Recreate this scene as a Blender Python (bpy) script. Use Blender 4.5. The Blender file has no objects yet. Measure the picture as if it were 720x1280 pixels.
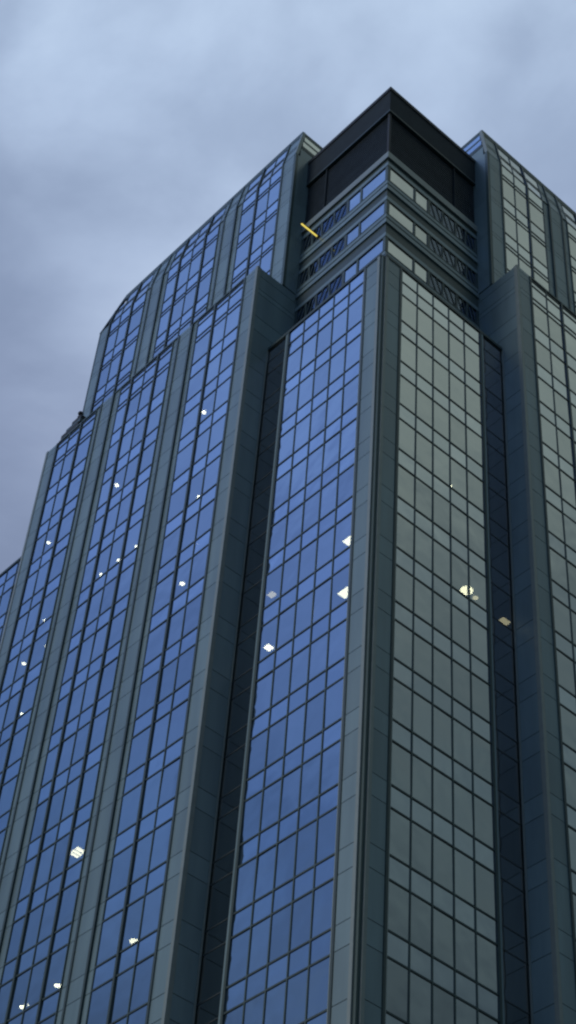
import bpy, math, random
from mathutils import Vector, Matrix
random.seed(7)
S = bpy.context.scene
COL = S.collection
Z0 = 88.0                      # height of the reference storey line above the street

# ------------------------------------------------------------------ camera
cam_d = bpy.data.cameras.new('camera'); cam = bpy.data.objects.new('camera', cam_d); COL.objects.link(cam)
S.camera = cam
YAW, PITCH, ROLL = math.radians(141.3914), math.radians(46.7899), math.radians(5.0252)
fw = Vector((math.cos(PITCH)*math.cos(YAW), math.cos(PITCH)*math.sin(YAW), math.sin(PITCH)))
r0 = Vector((math.sin(YAW), -math.cos(YAW), 0)); u0 = r0.cross(fw)
rr = r0*math.cos(ROLL) + u0*math.sin(ROLL); uu = -r0*math.sin(ROLL) + u0*math.cos(ROLL)
CAM = Vector((46.886, -43.135, 1.612))
m = Matrix((rr, uu, -fw)).transposed().to_4x4(); m.translation = CAM
cam.matrix_world = m
cam_d.sensor_fit = 'VERTICAL'; cam_d.sensor_height = 36; cam_d.lens = 2234.75/1280*36
cam_d.clip_start = 0.1; cam_d.clip_end = 5000
S.render.resolution_x = 576; S.render.resolution_y = 1024
S.render.engine = 'CYCLES'
S.cycles.pixel_filter_type = 'BLACKMAN_HARRIS'; S.cycles.filter_width = 2.3
S.cycles.max_bounces = 8; S.cycles.glossy_bounces = 4; S.cycles.transparent_max_bounces = 8
S.cycles.sample_clamp_indirect = 3.0
vs = S.view_settings
S.display_settings.display_device = 'sRGB'
vs.view_transform = 'Standard'; vs.look = 'None'; vs.exposure = 0; vs.gamma = 1; vs.use_curve_mapping = False

# ------------------------------------------------------------------ world: broken dusk cloud
SUN_EL, SUN_AZ = math.radians(24), math.radians(250)     # azimuth of the sun, counter-clockwise from +X
w = bpy.data.worlds.new('World'); S.world = w; w.use_nodes = True
nt = w.node_tree; nt.nodes.clear(); N = nt.nodes; LK = nt.links
def nd(t, **k):
    n = N.new(t)
    for a, b in k.items(): setattr(n, a, b)
    return n
def mth(op, a, b=None, c=None, clamp=False):
    n = nd('ShaderNodeMath', operation=op); n.use_clamp = clamp
    for i, v in enumerate((a, b, c)):
        if v is None: continue
        if isinstance(v, (int, float)): n.inputs[i].default_value = v
        else: LK.new(v, n.inputs[i])
    return n.outputs[0]
def sstep(v, a, b):
    n = nd('ShaderNodeMapRange', interpolation_type='SMOOTHSTEP')
    LK.new(v, n.inputs['Value']); n.inputs['From Min'].default_value = a; n.inputs['From Max'].default_value = b
    return n.outputs['Result']
def mixc(f, a, b, bt='MIX'):
    n = nd('ShaderNodeMix', data_type='RGBA', blend_type=bt)
    for s, v in ((n.inputs['Factor'], f), (n.inputs[6], a), (n.inputs[7], b)):
        if isinstance(v, (int, float)): s.default_value = v
        elif isinstance(v, tuple): s.default_value = (*v, 1)
        else: LK.new(v, s)
    return n.outputs[2]
def ramp(v, stops):
    n = nd('ShaderNodeValToRGB'); e = n.color_ramp.elements
    n.color_ramp.interpolation = 'LINEAR'
    while len(e) < len(stops): e.new(0.5)
    for i, (p, c) in enumerate(stops): e[i].position = p; e[i].color = (*c, 1)
    LK.new(v, n.inputs[0]); return n.outputs[0]
tc = nd('ShaderNodeTexCoord')
sep = nd('ShaderNodeSeparateXYZ'); LK.new(tc.outputs['Generated'], sep.inputs[0])
X, Y, Zc = sep.outputs
hh = mth('SQRT', mth('ADD', mth('ADD', mth('MULTIPLY', X, X), mth('MULTIPLY', Y, Y)), 1e-5))
sx, sy = mth('DIVIDE', X, hh), mth('DIVIDE', Y, hh)
nz = nd('ShaderNodeTexNoise'); nz.inputs['Scale'].default_value = 5.0; nz.inputs['Detail'].default_value = 6; nz.inputs['Roughness'].default_value = .52
nz.inputs['Distortion'].default_value = .25
mp = nd('ShaderNodeMapping'); mp.inputs['Scale'].default_value = (1, 1, 1.6); mp.inputs['Location'].default_value = (.35, .1, .2)
LK.new(tc.outputs['Generated'], mp.inputs[0]); LK.new(mp.outputs[0], nz.inputs['Vector'])
cl = nz.outputs['Fac']
wob = mth('MULTIPLY', mth('SUBTRACT', cl, .5), .25)
el = mth('ADD', Zc, mth('MULTIPLY', wob, .15))
view = ramp(el, [(0, (.10, .13, .19)), (.55, (.20, .25, .38)), (.74, (.31, .375, .53)), (.86, (.39, .49, .66)), (.97, (.38, .48, .62))])
blue = ramp(el, [(0, (.15, .18, .19)), (.34, (.13, .17, .20)), (.44, (.055, .105, .20)), (.60, (.10, .205, .49)), (.72, (.18, .32, .75)), (.86, (.22, .385, .86)), (1, (.26, .42, .85))])  # horizon stops of blue and grey raised, out of view, to fill wall shade
grey = ramp(el, [(0, (.15, .18, .20)), (.34, (.13, .17, .20)), (.46, (.045, .065, .075)), (.62, (.125, .175, .19)), (.78, (.30, .365, .345)), (.9, (.39, .455, .42)), (1, (.36, .46, .5))])
vdot = nd('ShaderNodeVectorMath', operation='DOT_PRODUCT'); LK.new(tc.outputs['Generated'], vdot.inputs[0]); vdot.inputs[1].default_value = (-0.3760, 0.3010, 0.8760)
gap = mixc(sstep(mth('ADD', vdot.outputs['Value'], mth('MULTIPLY', wob, .35)), .960, 1.002), (.88, .90, .93), (1.28, 1.27, 1.24))
view = mixc(1.0, view, gap, 'MULTIPLY')          # a thinner, brighter stretch of cloud
fL = sstep(mth('SUBTRACT', mth('MULTIPLY', sy, -1), wob), -.25, .25)
fR = mth('MULTIPLY', sstep(mth('SUBTRACT', sx, wob), -.15, .35), sstep(sy, -.75, -.15))
sky = mixc(fL, view, blue); sky = mixc(fR, sky, grey)
# darker cloud towards the right and the far left of the visible sky
dk = ramp(cl, [(0, (.72, .74, .78)), (.38, (.82, .83, .86)), (.50, (.95, .955, .97)), (.62, (1.07, 1.065, 1.05)), (1, (1.16, 1.15, 1.1))])
sky = mixc(1.0, sky, dk, 'MULTIPLY')
bk = nd('ShaderNodeBackground'); LK.new(sky, bk.inputs['Color']); bk.inputs['Strength'].default_value = 1.0
ns = nd('ShaderNodeTexSky', sky_type='NISHITA'); ns.sun_disc = False; ns.sun_elevation = SUN_EL
ns.sun_rotation = math.radians(90) - SUN_AZ; ns.air_density = 1.2
b2 = nd('ShaderNodeBackground'); LK.new(ns.outputs[0], b2.inputs['Color']); b2.inputs['Strength'].default_value = 0.006
ad = nd('ShaderNodeAddShader'); LK.new(bk.outputs[0], ad.inputs[0]); LK.new(b2.outputs[0], ad.inputs[1])
wo = nd('ShaderNodeOutputWorld'); LK.new(ad.outputs[0], wo.inputs[0])

sd = bpy.data.lights.new('sun', 'SUN'); sun = bpy.data.objects.new('sun', sd); COL.objects.link(sun)
sd.energy = 0.75; sd.angle = math.radians(30); sd.color = (1, .97, .9)
dvec = Vector((math.cos(SUN_EL)*math.cos(SUN_AZ), math.cos(SUN_EL)*math.sin(SUN_AZ), math.sin(SUN_EL)))
sun.rotation_euler = dvec.to_track_quat('Z', 'Y').to_euler(); sun.location = (0, -60, 200)

# ------------------------------------------------------------------ materials
def mat(name, col, rough=.5, metal=0., spec=.5, var=0., nscale=1.5, rvar=0., streak=False):
    m = bpy.data.materials.new(name); m.use_nodes = True; t = m.node_tree
    b = t.nodes['Principled BSDF']; b.inputs['Roughness'].default_value = rough
    b.inputs['Metallic'].default_value = metal; b.inputs['Specular IOR Level'].default_value = spec
    b.inputs['Base Color'].default_value = (*col, 1)
    if var:
        g = t.nodes.new('ShaderNodeNewGeometry'); n = t.nodes.new('ShaderNodeTexNoise')
        n.inputs['Scale'].default_value = nscale; n.inputs['Detail'].default_value = 6
        mpn = t.nodes.new('ShaderNodeMapping'); mpn.inputs['Scale'].default_value = (1, 1, .12 if streak else 1)
        t.links.new(g.outputs['Position'], mpn.inputs[0]); t.links.new(mpn.outputs[0], n.inputs['Vector'])
        mr = t.nodes.new('ShaderNodeMapRange'); mr.inputs['From Min'].default_value = .3; mr.inputs['From Max'].default_value = .7
        mr.inputs['To Min'].default_value = 1-var; mr.inputs['To Max'].default_value = 1+var
        t.links.new(n.outputs['Fac'], mr.inputs['Value'])
        v = t.nodes.new('ShaderNodeMix'); v.data_type = 'RGBA'; v.blend_type = 'MULTIPLY'; v.inputs['Factor'].default_value = 1
        v.inputs[6].default_value = (*col, 1); t.links.new(mr.outputs[0], v.inputs[7])
        # each cladding sheet a touch different
        mi = t.nodes.new('ShaderNodeMapRange'); mi.inputs['To Min'].default_value = 1-var*.7; mi.inputs['To Max'].default_value = 1+var*.7
        t.links.new(g.outputs['Random Per Island'], mi.inputs['Value'])
        v2 = t.nodes.new('ShaderNodeMix'); v2.data_type = 'RGBA'; v2.blend_type = 'MULTIPLY'; v2.inputs['Factor'].default_value = 1
        t.links.new(v.outputs[2], v2.inputs[6]); t.links.new(mi.outputs[0], v2.inputs[7])
        t.links.new(v2.outputs[2], b.inputs['Base Color'])
        r = t.nodes.new('ShaderNodeMapRange'); r.inputs['To Min'].default_value = max(.02, rough-rvar); r.inputs['To Max'].default_value = rough+rvar
        t.links.new(n.outputs['Fac'], r.inputs['Value']); t.links.new(r.outputs[0], b.inputs['Roughness'])
    return m
def glass(name, tint, see=.14, var=.08, wob=.03):
    m = bpy.data.materials.new(name); m.use_nodes = True; t = m.node_tree; t.nodes.clear(); A = t.nodes.new; L = t.links.new
    g = A('ShaderNodeNewGeometry'); oi = A('ShaderNodeObjectInfo')
    sm = A('ShaderNodeMath'); sm.operation = 'ADD'; L(g.outputs['Random Per Island'], sm.inputs[0]); L(oi.outputs['Random'], sm.inputs[1])
    fr = A('ShaderNodeMath'); fr.operation = 'FRACT'; L(sm.outputs[0], fr.inputs[0])
    mr = A('ShaderNodeMapRange'); mr.inputs['To Min'].default_value = 1-var; mr.inputs['To Max'].default_value = 1+var
    L(fr.outputs[0], mr.inputs['Value'])
    v = A('ShaderNodeMix'); v.data_type = 'RGBA'; v.blend_type = 'MULTIPLY'; v.inputs['Factor'].default_value = 1
    v.inputs[6].default_value = (*tint, 1); L(mr.outputs[0], v.inputs[7])
    n = A('ShaderNodeTexNoise'); n.inputs['Scale'].default_value = .55; n.inputs['Detail'].default_value = 1.5
    L(g.outputs['Position'], n.inputs['Vector'])
    bp = A('ShaderNodeBump'); bp.inputs['Strength'].default_value = 1; bp.inputs['Distance'].default_value = wob; L(n.outputs['Fac'], bp.inputs['Height'])
    gl = A('ShaderNodeBsdfGlossy'); gl.inputs['Roughness'].default_value = .035; L(v.outputs[2], gl.inputs['Color']); L(bp.outputs[0], gl.inputs['Normal'])
    tr = A('ShaderNodeBsdfTransparent'); tr.inputs['Color'].default_value = (.66, .70, .60, 1)
    mx = A('ShaderNodeMixShader'); mx.inputs[0].default_value = see; L(gl.outputs[0], mx.inputs[1]); L(tr.outputs[0], mx.inputs[2])
    tb = A('ShaderNodeBsdfTransparent'); m2 = A('ShaderNodeMixShader'); L(g.outputs['Backfacing'], m2.inputs[0]); L(mx.outputs[0], m2.inputs[1]); L(tb.outputs[0], m2.inputs[2]); mx = m2
    o = A('ShaderNodeOutputMaterial'); L(mx.outputs[0], o.inputs[0]); return m
def emit(name, col, s):
    m = bpy.data.materials.new(name); m.use_nodes = True; b = m.node_tree.nodes['Principled BSDF']
    b.inputs['Base Color'].default_value = (*col, 1); b.inputs['Emission Color'].default_value = (*col, 1); b.inputs['Emission Strength'].default_value = s
    return m
M = dict(
    glass=glass('reflective_glass', (.60, .62, .62)),
    span=glass('spandrel_glass', (.57, .60, .62), see=.02),
    dimmed_glass=glass('dim_reflection_glass', (.15, .18, .23), see=.2, wob=.05),  # darker copy of the window glass; a dim reflection put into the tint
    strip_glass=glass('recess_glass', (.44, .42, .38), see=.10),
    panel=mat('blue_grey_cladding', (.165, .250, .262), .38, .10, .5, .13, 1.1, .08, True),
    trim=mat('pale_metal_trim', (.22, .27, .25), .45, .15, .5, .06, 2),
    fin=mat('dark_green_fin', (.036, .068, .064), .45, .05, .4, .08, 3),
    bar=mat('teal_mullion', (.050, .090, .082), .45, .1, .4, .08, 3),
    joint=mat('joint_seal', (.035, .052, .055), .7),
    black=mat('black_louvre_metal', (.020, .026, .030), .6, 0, .3, .15, 2),
    soffit=mat('charcoal_soffit', (.022, .034, .040), .7, 0, .15, .12, 1.2),
    louvre=mat('louvre_blade', (.042, .060, .070), .6, 0, .25, .15, 1.5),
    slab=mat('dark_ceiling_board', (.06, .065, .06), .9),
    core=mat('core_wall', (.03, .035, .04), .9),
    roof=mat('roof_gravel', (.10, .10, .10), .95, 0, .2, .2, 4),
    asphalt=mat('asphalt', (.05, .05, .052), .9, 0, .3, .25, 3),
    paving=mat('granite_paving', (.22, .22, .21), .8, 0, .3, .15, 2),
    lamp=emit('lit_white_diffuser', (1, .96, .76), 15), lampbig=emit('lit_panel_diffuser', (1, .94, .70), 10),
    lampdim=emit('dim_diffuser', (1, .88, .60), 3.5),
    yellow=emit('lit_yellow_tube', (.85, .68, .13), 1.0), housing=mat('lamp_housing', (.2, .2, .2), .5),
)

# ------------------------------------------------------------------ builders
class MB:
    def __init__(s): s.v = []; s.f = []; s.mi = []; s.mats = []
    def _m(s, k):
        if k not in s.mats: s.mats.append(k)
        return s.mats.index(k)
    def hexa(s, P, k):
        """8 points: bottom ring 0-3, top ring 4-7"""
        c = sum((Vector(p) for p in P), Vector())/8; b = len(s.v); s.v += [tuple(p) for p in P]; i = s._m(k)
        for q in ((0,1,2,3), (4,5,6,7), (0,1,5,4), (1,2,6,5), (2,3,7,6), (3,0,4,7)):
            a0, a1, a2, a3 = (Vector(P[j]) for j in q)
            n = (a2-a0).cross(a3-a1); fc = (a0+a1+a2+a3)/4
            if n.dot(fc-c) < 0: q = q[::-1]
            s.f.append(tuple(b+j for j in q)); s.mi.append(i)
    def box(s, x0, x1, y0, y1, z0, z1, k):
        s.hexa([(x0,y0,z0), (x1,y0,z0), (x1,y1,z0), (x0,y1,z0), (x0,y0,z1), (x1,y0,z1), (x1,y1,z1), (x0,y1,z1)], k)
    def build(s, name, parent=None, **props):
        me = bpy.data.meshes.new(name); me.from_pydata(s.v, [], s.f)
        for k in s.mats: me.materials.append(M[k])
        for p, i in zip(me.polygons, s.mi): p.material_index = i
        me.update(); o = bpy.data.objects.new(name, me); COL.objects.link(o)
        if parent: o.parent = parent
        for k, v in props.items(): o[k] = v
        return o
def mapf(side):
    """facade frame: a = metres from the street corner, d = metres proud of the bay plane, z = above reference line"""
    if side == 'L': return lambda a, d, z: (-a, -d, z+Z0)
    return lambda a, d, z: (d, a, z+Z0)
def fbox(mb, T, a0, a1, d0, d1, z0, z1, k):
    mb.hexa([T(a0,d0,z0), T(a1,d0,z0), T(a1,d1,z0), T(a0,d1,z0), T(a0,d0,z1), T(a1,d0,z1), T(a1,d1,z1), T(a0,d1,z1)], k)
def fprism(mb, T, A, B, wa, wd, k):
    """bar from A to B (a,d,z each), wa wide along a, wd deep along d"""
    P = []
    for (a, d, z) in (A, B):
        P += [T(a-wa/2, d, z), T(a+wa/2, d, z), T(a+wa/2, d+wd, z), T(a-wa/2, d+wd, z)]
    mb.hexa(P, k)

# ------------------------------------------------------------------ ground
g = MB(); g.box(-1500, 1500, -1500, 1500, -.3, 0, 'asphalt'); g.build('ground', kind='structure')
g = MB(); g.box(-60, 12, -12, 60, .004, .13, 'paving'); g.build('pavement', kind='structure')

# ------------------------------------------------------------------ the tower
tower = bpy.data.objects.new('glass_tower', None); COL.objects.link(tower)
tower.location = (0, 0, 0)
tower['label'] = 'tall stepped office tower of mirrored blue and grey glass with dark overhanging crown'
tower['category'] = 'skyscraper'
W, E, FULL, DW, DU, T_ = 10.65, 34.5, 45.15, 1.62, -.6, 1.9
GB = .13 - Z0                       # ground level in facade z
SP = 1.3; ST = 3.9
low = []                            # (window bottom, window top) below the reference line, and its spandrel
z = 0.0
while z - ST > GB + 4: low.append(z); z -= ST
LOWEST = z
panes = []                          # (area, section, kind, verts-args)
def addpane(sec, kind, T, a0, a1, z0, z1, d0, k, d1=None):
    """a sheet of glass; d1 = depth at the top when it leans back"""
    d1 = d0 if d1 is None else d1
    c = Vector(T((a0+a1)/2, (d0+d1)/2, (z0+z1)/2)); dist = (c-CAM).length
    n = Vector(T(0, 1, 0)) - Vector(T(0, 0, 0)); cs = (CAM-c).normalized().dot(n)
    up = abs(fw.dot((c-CAM).normalized()))
    rel = c-CAM; px = 360+2234.75*rel.dot(rr)/rel.dot(fw); py = 640-2234.75*rel.dot(uu)/rel.dot(fw)
    vis = cs > 0 and -15 < px < 735 and -10 < py < 1290
    area = (a1-a0)*(z1-z0)*max(cs, .01)/dist**2*(1 if vis else 1e-6)
    panes.append((area, sec, kind, T, a0, a1, z0, z1, d0, d1, k))
def curtain(T, segs, zs_sp, zs_vi, dpl, sec, extra_lines=()):
    """segs: list of (a0,a1) glass columns"""
    for a0, a1 in segs:
        for z0, z1 in zs_vi: addpane(sec, 'window', T, a0, a1, z0, z1, dpl-.012, 'glass')
        for z0, z1 in zs_sp: addpane(sec, 'spandrel_pane', T, a0, a1, z0, z1, dpl-.012, 'span')
def pilaster(T, a0, a1, d, zl, z0, z1, parent, trims=()):
    mb = MB(); zz = sorted([z0] + [q for q in zl if z0 < q < z1] + [z1])
    for q0, q1 in zip(zz, zz[1:]): fbox(mb, T, a0, a1, d-.1, d+.02, q0+.02, q1-.02, 'panel')
    fbox(mb, T, a0, a1, d-.12, d-.004, z0, z1, 'joint')
    return mb.build('pilaster', parent)

def lines_of(vi, sp):
    s = set()
    for a, b in vi+sp: s.add(round(a, 3)); s.add(round(b, 3))
    return sorted(s)
lowvi = [(z-ST, z-SP) for z in low]; lowsp = [(z-SP, z) for z in low]
bayvi = [(0, 2.6)] + lowvi; baysp = [(2.6, 3.9), (3.9, 5.02)] + lowsp
wvi = [(7.7, 10.2), (3.8, 6.25), (0, 2.42)] + lowvi
wsp = [(12.1, 12.62), (10.7, 12.1), (10.2, 10.7), (6.25, 7.7), (2.42, 3.8)] + lowsp
BASEZ = LOWEST

def grid(name, T, d, thin, thick, hl, z0, z1, a_ranges, hproud=.028, thickproud=.08):
    mb = MB()
    for a in thin: fbox(mb, T, a-.036, a+.036, d-.12, d+.03, z0, z1, 'bar')
    for a in thick: fbox(mb, T, a-.08, a+.08, d-.12, d+thickproud, z0, z1, 'fin')
    for a0, a1 in a_ranges:
        for q in hl: fbox(mb, T, a0, a1, d-.115, d+hproud, q-.048, q+.048, 'fin')
    return mb.build(name, tower)

def make_bay(side, far=False):
    T0 = mapf(side)
    T = T0 if not far else (lambda a, d, z: T0(FULL-a, d, z))
    cols = [1.62 + i*1.383 for i in range(6)]
    hl = lines_of(bayvi, baysp)
    sec = grid('corner_bay', T, 0, cols[1:5], [1.52, 8.62], [q for q in hl if q < 5], BASEZ, 5.12, [(1.62, 8.52)], .028, .06)
    segs = list(zip(cols, cols[1:]))
    segs[-1] = (segs[-1][0], 8.54)
    curtain(T, segs, baysp, bayvi, 0, sec)
    mb = MB()                                           # corner pilaster with its pale edge trims
    zz = [BASEZ] + [q for q in hl if q > BASEZ] + [5.12]
    for q0, q1 in zip(zz, zz[1:]):
        if q1-q0 > .1: fbox(mb, T, .47, 1.42, -.1, .02, q0+.02, q1-.02, 'panel')
    fbox(mb, T, .3, 1.44, -.12, -.003, BASEZ, 5.12, 'joint')
    mb.build('pilaster', sec)
    mb = MB(); fbox(mb, T, .24, .45, -.14, .05, BASEZ, 5.16, 'trim'); fbox(mb, T, 8.70, 8.84, -.14, .05, BASEZ, 5.1, 'panel')
    fbox(mb, T, 1.60, 1.68, -.1, .03, BASEZ, 5.1, 'trim'); mb.build('edge_trim', sec)
    # blank smoked strip in the recess
    mb = MB(); zz = [BASEZ] + [q for q in hl if BASEZ < q < 5] + [5.1]
    for q0, q1 in zip(zz, zz[1:]): fbox(mb, T, 8.86, W-.02, -.1, -.05, q0+.025, q1-.025, 'strip_glass')
    mb.build('recess_strip', sec)
    mb = MB()
    for q in zz: fbox(mb, T, 8.86, W-.02, -.12, -.03, q-.03, q+.03, 'joint')
    fbox(mb, T, 8.845, 8.88, -.12, -.028, BASEZ, 5.12, 'joint')
    mb.build('recess_frame', sec)
    mb = MB(); fbox(mb, T, .2, W-.02, -.5, .06, 5.16, 5.4, 'fin'); mb.build('coping', sec)
    return sec

def make_wing(side):
    T = mapf(side); d = DW
    thick = [11.95, 15.05, 17.52, 18.95, 21.25, 24.2, 26.35, 27.77, 30.17, 33.1]
    thin = [13.55, 22.72, 31.65]; marg = [16.9, 19.65, 25.55, 28.4]
    hl = [q for q in lines_of(wvi, wsp)]
    sec = grid('wing_facade', T, d, thin+marg, thick, hl, BASEZ, 12.9,
               [(12.03, 16.94), (19.62, 25.58), (28.36, 33.02)])
    segs = [(12.0, 13.55), (13.55, 15.05), (15.05, 16.9), (19.65, 21.25), (21.25, 22.72), (22.72, 24.2), (24.2, 25.55),
            (28.4, 30.17), (30.17, 31.65), (31.65, 33.05)]
    curtain(T, segs, wsp, wvi, d, sec)
    for a0, a1 in ((17.6, 18.87), (26.43, 27.69), (16.95, 17.44), (19.03, 19.6), (25.6, 26.27), (27.85, 28.36)):
        pilaster(T, a0, a1, d if a1-a0 > 1 else d-.06, hl, BASEZ, 13.0 if a1-a0 > 1 else 12.9, sec)
    pilaster(T, W+.24, 11.87, d, hl, BASEZ, 12.98, sec); pilaster(T, 33.18, E-.24, d, hl, BASEZ, 12.98, sec)
    mb = MB()
    fbox(mb, T, W-.03, W+.2, d-.22, d+.05, BASEZ, 13.02, 'trim'); mb.build('edge_trim', sec); mb = MB(); fbox(mb, T, E-.2, E+.03, d-.22, d+.05, BASEZ, 13.02, 'trim')
    mb.build('edge_trim', sec)
    mb = MB()
    for a0, a1 in ((12.03, 17.44), (19.03, 26.27), (27.85, 33.02)): fbox(mb, T, a0, a1, d-.4, d+.03, 12.9, 13.06, 'bar')
    fbox(mb, T, W, E, d-.35, d-.13, 12.7, 13.0, 'fin'); mb.build('coping', sec)
    # side returns, both ends
    for aa, sg in ((W, -1), (E, 1)):
        mb = MB(); zz = [BASEZ] + [q for q in hl if BASEZ < q < 12.5] + [12.98]
        a0, a1 = (aa-.004, aa+.1) if sg < 0 else (aa-.1, aa+.004)
        j0, j1 = (aa+.01, aa+.12) if sg < 0 else (aa-.12, aa-.01)
        for q0, q1 in zip(zz, zz[1:]): fbox(mb, T, a0, a1, -.02 if q1 < 5.2 else -T_-.02, d-.24, q0+.02, q1-.02, 'panel')
        fbox(mb, T, j0, j1, -.03, d-.24, BASEZ, 12.95, 'joint'); fbox(mb, T, j0, j1, -T_-.02, -.035, 5.2, 12.95, 'joint')
        mb.build('return_wall', sec)
    mb = MB(); fbox(mb, T, W-.05, W+.02, .02, .13, BASEZ, 5.1, 'trim'); mb.build('edge_trim', sec)
    return sec

UL = [(25.35, 27.95), (20.85, 23.55), (16.4, 19.1)]
US = [(28.4, 29.75), (27.95, 28.4), (24.0, 25.35), (23.55, 24.0), (19.55, 20.85), (19.1, 19.55), (15.1, 16.4), (14.6, 15.1), (13.1, 14.6)]
KN, TP, DT = 29.8, 33.3, DU-.5      # knee, top, depth of the top edge
def make_upper(side):
    T = mapf(side); d = DU
    thick = [12.1, 15.0, 17.45, 18.85, 21.15, 24.25, 26.4, 27.8, 30.3, 33.25]
    thin = [13.55, 22.7, 31.8]; marg = [16.75, 19.5, 25.7, 28.5]
    hl = lines_of(UL, US)
    sec = grid('upper_facade', T, d, thin+marg, thick, [q for q in hl if q > 13.2], 13.1, KN,
               [(12.1, 16.78), (19.46, 25.74), (28.46, 33.2)])
    segs = [(12.15, 13.55), (13.55, 15.0), (15.0, 16.75), (19.5, 21.15), (21.15, 22.7), (22.7, 24.25), (24.25, 25.7),
            (28.5, 30.3), (30.3, 31.8), (31.8, 33.2)]
    curtain(T, segs, US, UL, d, sec)
    for a0, a1 in ((17.53, 18.77), (26.48, 27.72), (16.8, 17.37), (18.93, 19.46), (25.74, 26.32), (27.88, 28.46)):
        pilaster(T, a0, a1, d if a1-a0 > 1 else d-.06, hl, 13.1, KN, sec)
    pilaster(T, W+.2, 12.02, d, hl, 13.1, KN, sec); pilaster(T, 33.33, E-.1, d, hl, 13.1, KN, sec)
    # leaning crest above the knee, hipped at the far end
    HX = 2.1
    def zt(a):                                  # height where the hip cuts the crest
        return TP if a < E-HX else KN + (TP-KN)*(E-a)/HX
    def dz(z): return d + (DT-d)*(z-KN)/(TP-KN)
    for a0, a1 in segs + [(17.53, 18.77), (26.48, 27.72), (W+.2, 12.02), (16.8, 17.37), (18.93, 19.46), (25.74, 26.32), (27.88, 28.46)]:
        gl = (a0, a1) in segs
        zz = [KN+.05, 31.0, 31.35, 32.7]
        top = min(zt(a0), zt(a1))
        if top < 31.2: continue
        for q0, q1 in zip(zz, zz[1:]):
            q1 = min(q1, top-.1)
            if q1-q0 < .15: continue
            if gl: addpane(sec, 'spandrel_pane', T, a0, a1, q0, q1, dz(q0)-.012, 'span', dz(q1)-.012)
            else:
                mb = MB(); P = []
                for q in (q0+.02, q1-.02): P += [T(a0, dz(q)-.1, q), T(a1, dz(q)-.1, q), T(a1, dz(q), q), T(a0, dz(q), q)]
                mb.hexa(P, 'panel'); mb.build('crest_panel', sec)
    mb = MB()
    for a in thick:
        q = zt(a)-.02; fprism(mb, T, (a, d-.1, KN), (a, dz(q)-.1, q), .14, .19, 'fin')
    for a in thin+marg:
        q = min(zt(a)-.1, 32.7); fprism(mb, T, (a, d-.1, KN), (a, dz(q)-.1, q), .07, .125, 'bar')
    for q in (KN, 31.0, 31.35, 32.7):
        a1 = E - HX*(q-KN)/(TP-KN) - .1
        fbox(mb, T, W+.15, a1, dz(q)-.12, dz(q)+.016, q-.042, q+.042, 'fin')
    fbox(mb, T, W, E-HX, dz(TP)-.35, dz(TP)+.1, 32.78, TP+.02, 'bar')
    fprism(mb, T, (E-.05, d-.15, KN-.1), (E-HX, dz(TP)-.15, TP), .28, .22, 'fin')
    mb.build('crest_frame', sec)
    mb = MB(); fbox(mb, T, W-.03, W+.14, d-.2, d+.04, 13.05, KN, 'bar'); mb.build('edge_trim', sec); mb = MB()
    fprism(mb, T, (W+.055, d-.2, KN), (W+.055, dz(TP)-.2, TP+.02), .17, .26, 'trim')
    mb.build('edge_trim', sec); mb = MB()
    fbox(mb, T, E-.08, E+.04, d-.2, d+.04, 13.05, KN, 'fin'); mb.build('edge_trim', sec)
    # return walls
    mb = MB(); zz = [13.1] + [q for q in hl if q > 13.2] + [30.9]
    for q0, q1 in zip(zz, zz[1:]): fbox(mb, T, W-.004, W+.1, -6.5, (d if q1 < KN+.2 else dz(q1))-.22, q0+.004, q1-.004, 'panel')
    mb.build('return_wall', sec)
    mb = MB(); 
    for q0, q1, k in ((30.95, 31.35, 'fin'), (31.38, 31.95, 'span'), (32.0, 32.2, 'bar'), (32.23, 32.75, 'span'), (32.78, TP, 'bar')):
        fbox(mb, T, W-.02, W+.1, -6.5, dz(q1)-.22, q0, q1, k)
    mb.build('return_crest', sec)
    # hidden end wall, hipped
    mb = MB(); fbox(mb, T, E-.1, E-.002, -6.5, d-.22, 13.1, KN, 'panel'); mb.build('return_wall', sec)
    # roof of the lower wing in front
    mb = MB(); fbox(mb, T, W+.2, E-.2, d-.02, DW-.4, 12.55, 12.75, 'roof'); mb.build('roof', sec)
    return sec

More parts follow.
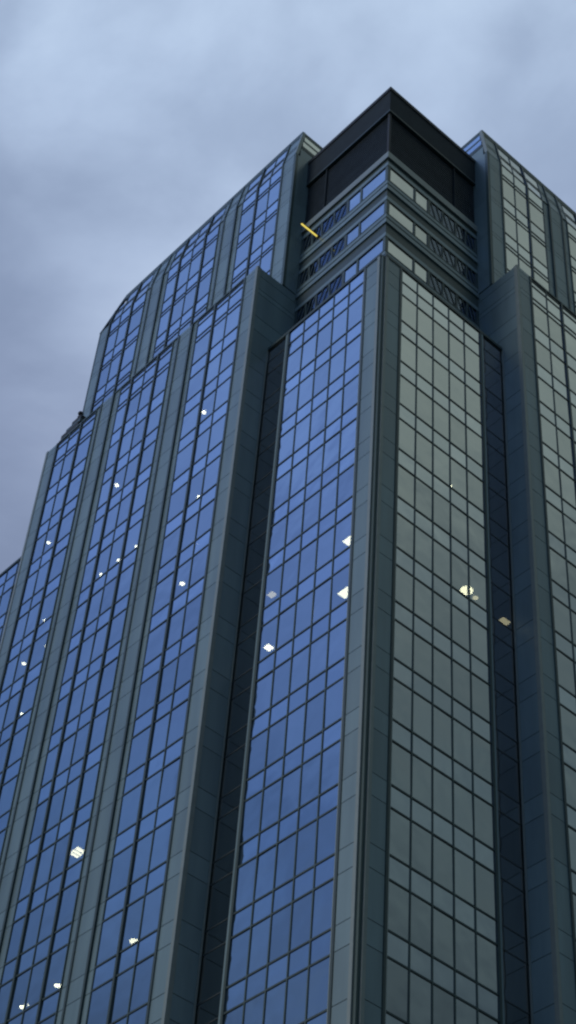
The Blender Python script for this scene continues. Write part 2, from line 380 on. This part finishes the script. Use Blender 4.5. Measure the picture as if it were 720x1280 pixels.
def make_core_corner(side):
    T0 = mapf(side); T = lambda a, d, z: T0(a, d-T_, z)
    sec = MB()
    wins = [(17.85, 19.5), (13.8, 15.3), (9.5, 11.0)]
    A0, A1, AD = T_, W-.03, 5.75
    def strip(q0, q1, pr, k, kd=None):
        fbox(sec, T, A0-pr if side == 'L' else A0+.2, A1, -.2, pr, q0, q1, k)
    for (wb, wt) in wins:
        nb = {17.85: 15.3, 13.8: 11.0, 9.5: 7.0}[wb]
        strip(wb-.10, wb, .05, 'fin'); strip(wb-.48, wb-.105, .03, 'panel'); strip(wb-.80, wb-.485, .0, 'fin')
        strip(wb-1.22, wb-.805, .10, 'panel'); strip(nb+.50, wb-1.225, .0, 'fin'); strip(nb+.105, nb+.495, .03, 'panel'); strip(nb, nb+.10, .05, 'fin')
    strip(19.5, 19.60, .05, 'fin'); strip(19.605, 20.0, .03, 'panel'); strip(20.005, 20.4, .0, 'fin'); strip(20.405, 21.1, .14, 'trim')
    strip(5.25, 6.995, .05, 'panel')
    for (wb, wt) in wins:
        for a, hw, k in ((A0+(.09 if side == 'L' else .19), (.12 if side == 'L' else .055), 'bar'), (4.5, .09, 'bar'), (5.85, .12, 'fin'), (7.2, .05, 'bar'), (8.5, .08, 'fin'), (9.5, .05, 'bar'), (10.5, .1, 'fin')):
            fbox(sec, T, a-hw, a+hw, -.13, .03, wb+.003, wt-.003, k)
    sec = sec.build('setback_bands', tower)
    for (wb, wt) in wins:
        for a0, a1 in ((A0+.22, 4.41), (4.59, 5.73)): addpane(sec, 'window', T, a0, a1, wb, wt, -.02, 'glass')
        for a0, a1 in ((5.97, 7.15), (7.25, 8.38), (8.62, 9.45), (9.55, 10.4)): addpane(sec, 'window', T, a0, a1, wb, wt, -.02, 'dimmed_glass')  # outer panes darkened by tint to carry the dim reflection
        # added diagonal bars standing in for mirrored band lines on the darkened panes
        for a0, a1 in ((5.97, 7.2), (7.2, 8.42), (8.58, 9.5), (9.5, 10.4)):
            am = (a0+a1)/2
            for p, q in ((a0+.05, am), (am, a1-.05)):
                mb = MB(); fprism(mb, T, (p, .0, wt-.01), (q, .0, wb+.01), .06, .03, 'bar'); mb.build('reflection_line', sec)
    return sec

bays = [make_bay('L'), make_bay('R')]; far = [make_bay('L', True), make_bay('R', True)]
wings = [make_wing('L'), make_wing('R')]; uppers = [make_upper('L'), make_upper('R')]
cores = [make_core_corner('L'), make_core_corner('R')]

# corner groove post of the bay
mb = MB(); mb.box(-.24, -.05, .05, .24, Z0+BASEZ, Z0+5.14, 'bar'); mb.build('corner_post', tower)

# glass: the 100 that show largest of each kind are parts, the rest one part
for kind in ('window', 'spandrel_pane'):
    ps = sorted([p for p in panes if p[2] == kind], key=lambda p: -p[0])
    rest = MB()
    for i, (ar, sec, kd, T, a0, a1, z0, z1, d0, d1, k) in enumerate(ps):
        t1, t2 = random.gauss(0, .0035), random.gauss(0, .0035)
        mb = MB() if i < 100 else rest
        if kd == 'window' or abs(d1-d0) > 1e-6: g_ = .004
        else: g_ = .004
        a0 += g_; a1 -= g_; z0 += g_; z1 -= g_; hw = (a1-a0)/2; hz = (z1-z0)/2
        P = []
        for q, dd, sz in ((z0, d0, -1), (z1, d1, 1)):
            for a, sa in ((a0, -1), (a1, 1)):
                pass
            da, dbb = -t1*hw + t2*sz*hz, t1*hw + t2*sz*hz
            P += [T(a0, dd-.025+da, q), T(a1, dd-.025+dbb, q), T(a1, dd+dbb, q), T(a0, dd+da, q)]
        mb.hexa(P, k)
        if i < 100: mb.build(kind, sec)
    rest.build(kind+'s_beyond', tower, kind='stuff')

# crown: dark louvred plant storey flush with the bands, under a deep plain fascia
CT, CB, CO = 29.9, 26.75, 1.84
mb = MB()
mb.box(-30, -CO, CO, 30, Z0+CB, Z0+CT-.4, 'soffit')
crown = mb.build('crown_roof', tower)
mb = MB(); mb.box(-30.05, -CO+.07, CO-.07, 30.05, Z0+CT-.395, Z0+CT, 'black'); mb.build('roof_edge', crown)
mb = MB(); mb.box(-30.02, -CO+.04, CO-.04, 30.02, Z0+CB-.14, Z0+CB-.003, 'fin'); mb.build('fascia_lip', crown)
mb = MB(); mb.box(-30, -T_-.22, T_+.22, 30, Z0+21.1, Z0+CB-.145, 'black'); mb.build('plant_wall', crown)
for side in 'LR':
    T = mapf(side)
    for a0, a1 in ((2.2, 8.4), (8.6, W-.03)):
        mb = MB(); i = 0
        q = 21.35
        while q < CB-.35:
            P = [T(a0, -2.1, q+.0), T(a1, -2.1, q+.0), T(a1, -2.0, q), T(a0, -2.0, q), T(a0, -2.1, q+.2), T(a1, -2.1, q+.2), T(a1, -2.04, q+.2), T(a0, -2.04, q+.2)]
            mb.hexa(P, 'louvre'); q += .27
        mb.build('louvre', crown)
    mb = MB(); fbox(mb, T, 8.45, 8.55, -2.1, -1.9, 21.12, CB-.15, 'soffit'); mb.build('louvre_post', crown)
mb = MB(); mb.box(-T_-.2, -T_-.02, T_+.02, T_+.2, Z0+21.12, Z0+CB-.15, 'black'); mb.build('corner_post', crown)
mb = MB(); mb.box(-W, -T_-.02, T_+.02, W-.02, Z0+20.45, Z0+20.88, 'black'); mb.build('terrace', crown)

# floors: a slab behind every spandrel, and the dark core
def slab(zb, zt_, setb=0.):
    mb = MB()
    if zb < 5.5:
        mb.box(-FULL+.35, -.35, .35, FULL-.35, Z0+zb, Z0+zt_, 'slab')
        mb.box(-E+.3, -W-.3, -DW+.35, .345, Z0+zb, Z0+zt_, 'slab'); mb.box(-.345, DW-.35, W+.3, E-.3, Z0+zb, Z0+zt_, 'slab')
    elif zb < 13:
        mb.box(-E+.3, -T_-.35, T_+.35, E-.3, Z0+zb, Z0+zt_, 'slab')
        mb.box(-E+.3, -W-.3, -DW+.35, T_+.34, Z0+zb, Z0+zt_, 'slab'); mb.box(-T_-.34, DW-.35, W+.3, E-.3, Z0+zb, Z0+zt_, 'slab')
    else:
        mb.box(-E+.3, -T_-.55, T_+.55, E-.3, Z0+zb, Z0+zt_, 'slab')
        mb.box(-E+.3, -W-.3, -DU+.35, T_+.54, Z0+zb, Z0+zt_, 'slab'); mb.box(-T_-.54, DU-.35, W+.3, E-.3, Z0+zb, Z0+zt_, 'slab')
    mb.build('floor_slab', tower)
for zz in low: slab(zz-SP, zz-.05)
for a, b in ((2.55, 3.75), (6.35, 7.6), (10.3, 12.5), (13.1, 14.6), (19.1, 20.8), (23.6, 25.2), (28.0, 29.8)): slab(a, b)
mb = MB(); mb.box(-36, -7.5, 7.5, 36, .14, Z0+32.0, 'core'); mb.build('service_core', tower)
mb = MB()
mb.box(-FULL, -FULL+.1, .1, FULL, .14, Z0+5.0, 'panel'); mb.box(-FULL+.1, -.1, FULL-.1, FULL, .14, Z0+5.0, 'panel')
for zz in low:
    mb.box(-FULL-.05, -FULL-.002, .1, FULL, Z0+zz-SP, Z0+zz-SP+.1, 'fin'); mb.box(-FULL+.1, -.1, FULL+.002, FULL+.05, Z0+zz-SP, Z0+zz-SP+.1, 'fin')
mb.build('rear_wall', tower)
mb = MB(); mb.box(-E+.02, -E+.12, 7.2, E, Z0+5.2, Z0+29.7, 'panel'); mb.box(-E+.12, -7.2, E-.12, E-.02, Z0+5.2, Z0+29.7, 'panel'); mb.build('upper_rear_wall', tower)
mb = MB(); mb.box(-FULL+.1, -.15, .15, FULL-.1, Z0+5.02, Z0+5.14, 'roof'); mb.box(-E+.1, -W-.1, 1.2, 7.4, Z0+32.2, Z0+32.4, 'roof'); mb.box(-7.4, -1.2, W+.1, E-.1, Z0+32.2, Z0+32.4, 'roof')
mb.box(-E+.1, -7.4, 7.42, E-.1, Z0+32.2, Z0+32.4, 'roof'); mb.build('roof', tower)
mb = MB()                            # stone plinth at street level
mb.box(-FULL, -.05, .05, FULL, .14, Z0+BASEZ-.05, 'panel'); mb.box(-E, -W, -DW, .045, .14, Z0+BASEZ-.05, 'panel'); mb.box(-.045, DW, W, E, .14, Z0+BASEZ-.05, 'panel')
mb.build('plinth', tower)

# ------------------------------------------------------------------ lit lamps
def disc(mb, cx, cy, cz, r, h, k, n=20):
    b = len(mb.v); i = mb._m(k)
    for zz in (cz-h, cz):
        for j in range(n):
            t = 2*math.pi*j/n; mb.v.append((cx+r*math.cos(t), cy+r*math.sin(t), zz))
    mb.f.append(tuple(b+j for j in reversed(range(n)))); mb.mi.append(i)
    mb.f.append(tuple(b+n+j for j in range(n))); mb.mi.append(i)
    for j in range(n):
        j2 = (j+1) % n; mb.f.append((b+j, b+j2, b+n+j2, b+n+j)); mb.mi.append(i)
GR = 'lit ceiling lamps behind the glass'
def lamp(x, y, zc, r, label, kind='round', k='lamp'):
    o = bpy.data.objects.new('ceiling_lamp' if kind == 'round' else 'ceiling_panel_lamp', None); COL.objects.link(o); o.location = (x, y, zc+Z0)
    o['label'] = label; o['category'] = 'ceiling lamp'; o['group'] = GR
    mb = MB(); md = MB()
    if kind == 'round':
        disc(mb, 0, 0, .045, r*1.12, .07, 'housing'); disc(md, 0, 0, -.03, r, .03, k)
    else:
        sx_, sy_ = r
        mb.box(-sx_-.04, sx_+.04, -sy_-.04, sy_+.04, -.02, .045, 'housing')
        md.box(-sx_, sx_, -sy_, sy_, -.05, -.022, k)
        if sx_ > .41:
            for i in (-1, 1): mb.box(i*sx_/3-.012, i*sx_/3+.012, -sy_-.04, sy_+.04, -.075, -.052, 'housing')
    mb.build('housing', o); md.build('diffuser', o)
P = 'panel'
LAMPS = [
 (-3.24, 1.30, -16.95, (.34, .22), 'lit ceiling panel cut off at the right edge of the blue bay, upper', P, 'lampbig'),
 (-3.28, 1.29, -20.85, (.40, .26), 'lit ceiling panel cut off at the right edge of the blue bay, lower', P, 'lampbig'),
 (-9.38, 1.17, -16.95, (.22, .18), 'faint lit panel at the left edge of the blue corner bay, upper of two', P, 'lampdim'),
 (-9.39, 1.30, -20.85, (.2, .2), 'lit panel at the left edge of the blue corner bay, lower of two', P, 'lamp'),
 (-1.40, 8.45, -16.95, .36, 'large bright round lamp behind the grey face of the corner bay', 'round', 'lampbig'),
 (-1.45, 9.20, -16.95, .16, 'faint small lamp just right of the large bright lamp in the grey face', 'round', 'lampdim'),
 (-1.52, 7.36, -9.15, .09, 'tiny lamp high in the middle of the grey face of the corner bay', 'round', 'lamp'),
 (-1.60, 11.70, -16.95, (.20, .30), 'warm lamp glowing behind the dark recess strip right of the grey face', P, 'lampdim'),
 (-15.72, -.85, 2.55, .15, 'highest round lamp in the left wing column next to the slate corner', 'round', 'lamp'),
 (-15.66, -.32, -5.25, .15, 'second round lamp down in the left wing column next to the slate corner', 'round', 'lamp'),
 (-15.73, .10, -9.10, .08, 'faint lamp between two bright ones in the left wing column next to the slate corner', 'round', 'lampdim'),
 (-15.63, -.66, -13.05, .15, 'lowest small round lamp in the left wing column next to the slate corner', 'round', 'lamp'),
 (-24.90, -.61, 6.45, .10, 'small lamp highest of all in the middle bay of the left wing', 'round', 'lampdim'),
 (-20.32, -.85, 2.55, .09, 'faint lamp beside the pilaster at the top right of the left wing middle bay', 'round', 'lampdim'),
 (-24.84, -.87, 2.55, .15, 'bright round lamp on the second lit floor of the left wing middle bay', 'round', 'lamp'),
 (-21.81, -.34, -5.25, .14, 'right lamp of the slanting row of three in the left wing', 'round', 'lamp'),
 (-23.58, -.37, -5.25, .14, 'middle lamp of the slanting row of three in the left wing', 'round', 'lamp'),
 (-25.44, -.36, -5.25, .13, 'left lamp of the slanting row of three in the left wing', 'round', 'lamp'),
 (-32.57, -.84, 2.55, .13, 'highest lamp in the outermost bay of the left wing', 'round', 'lamp'),
 (-31.61, -.35, -5.25, .10, 'small lamp by the pilaster, upper of a pair in the outermost left bay', 'round', 'lamp'),
 (-29.70, -.88, -9.15, .10, 'small lamp by the pilaster, lower of a pair in the outermost left bay', 'round', 'lamp'),
 (-32.13, -.89, -9.15, .13, 'small lamp left of and below the pair by the outermost left pilaster', 'round', 'lamp'),
 (-32.11, -.22, -13.05, .12, 'lowest lamp in the outermost bay of the left wing, near the left picture edge', 'round', 'lamp'),
 (-22.50, -.28, -28.65, (.42, .30), 'biggest brightest lamp of the left wing, a blocky white patch low down', P, 'lampbig'),
 (-16.92, .45, -36.45, .24, 'bright oval lamp low in the left wing column next to the slate corner', 'round', 'lampbig'),
 (-23.04, .27, -36.45, .17, 'single round lamp near the bottom left corner of the tower', 'round', 'lamp'),
 (-26.10, .26, -36.45, .16, 'left lamp of the close pair at the very bottom left', 'round', 'lamp'),
 (-25.75, .26, -36.45, .12, 'right lamp of the close pair at the very bottom left', 'round', 'lamp'),
]
for L_ in LAMPS: lamp(*L_)

# yellow tube lamp standing out from the setback wall
o = bpy.data.objects.new('tube_lamp', None); COL.objects.link(o); o.location = (-8.9, T_-.05, Z0+18.28)
o['label'] = 'short yellow lit tube lamp sticking out beside the dark setback windows below the crown'; o['category'] = 'tube lamp'
mb = MB(); mb.box(-.045, .045, -1.5, -.02, -.04, .04, 'yellow'); mb.build('tube', o)
mb = MB(); mb.box(-.07, .07, -1.55, .0, .055, .12, 'black'); mb.box(-.12, .12, -.018, .045, -.15, .15, 'black'); mb.build('bracket', o)

# roof rig on the lower roof at the far left
o = bpy.data.objects.new('roof_rig', None); COL.objects.link(o); o.location = (-32.0, -1.2, Z0+13.0)
o['label'] = 'small dark rooftop rig with a round head at the left roof step'; o['category'] = 'roof equipment'
mb = MB(); mb.box(-1.0, 1.1, -.35, .35, 0, .75, 'black'); mb.box(-.55, 1.2, -.3, .3, .755, 1.15, 'fin'); mb.box(.0, 1.15, -.25, .25, 1.155, 1.6, 'black')
mb.box(-.9, -.7, -.1, .1, .76, 1.0, 'fin'); mb.build('cabinet', o)
mb = MB(); mb.box(.45, .58, -.06, .06, 1.605, 2.2, 'black'); mb.box(.40, .95, -.04, .04, 2.0, 2.08, 'black'); mb.box(.2, .42, -.04, .04, 2.2, 2.28, 'black'); mb.build('mast', o)
mb = MB(); b = 0
ico = bpy.data.meshes.new('head'); import bmesh
bm = bmesh.new(); bmesh.ops.create_uvsphere(bm, u_segments=16, v_segments=10, radius=.2)
for v in bm.verts: v.co += Vector((.51, 0, 2.4))
bm.to_mesh(ico); bm.free(); ico.materials.append(M['black'])
ho = bpy.data.objects.new('head', ico); COL.objects.link(ho); ho.parent = o
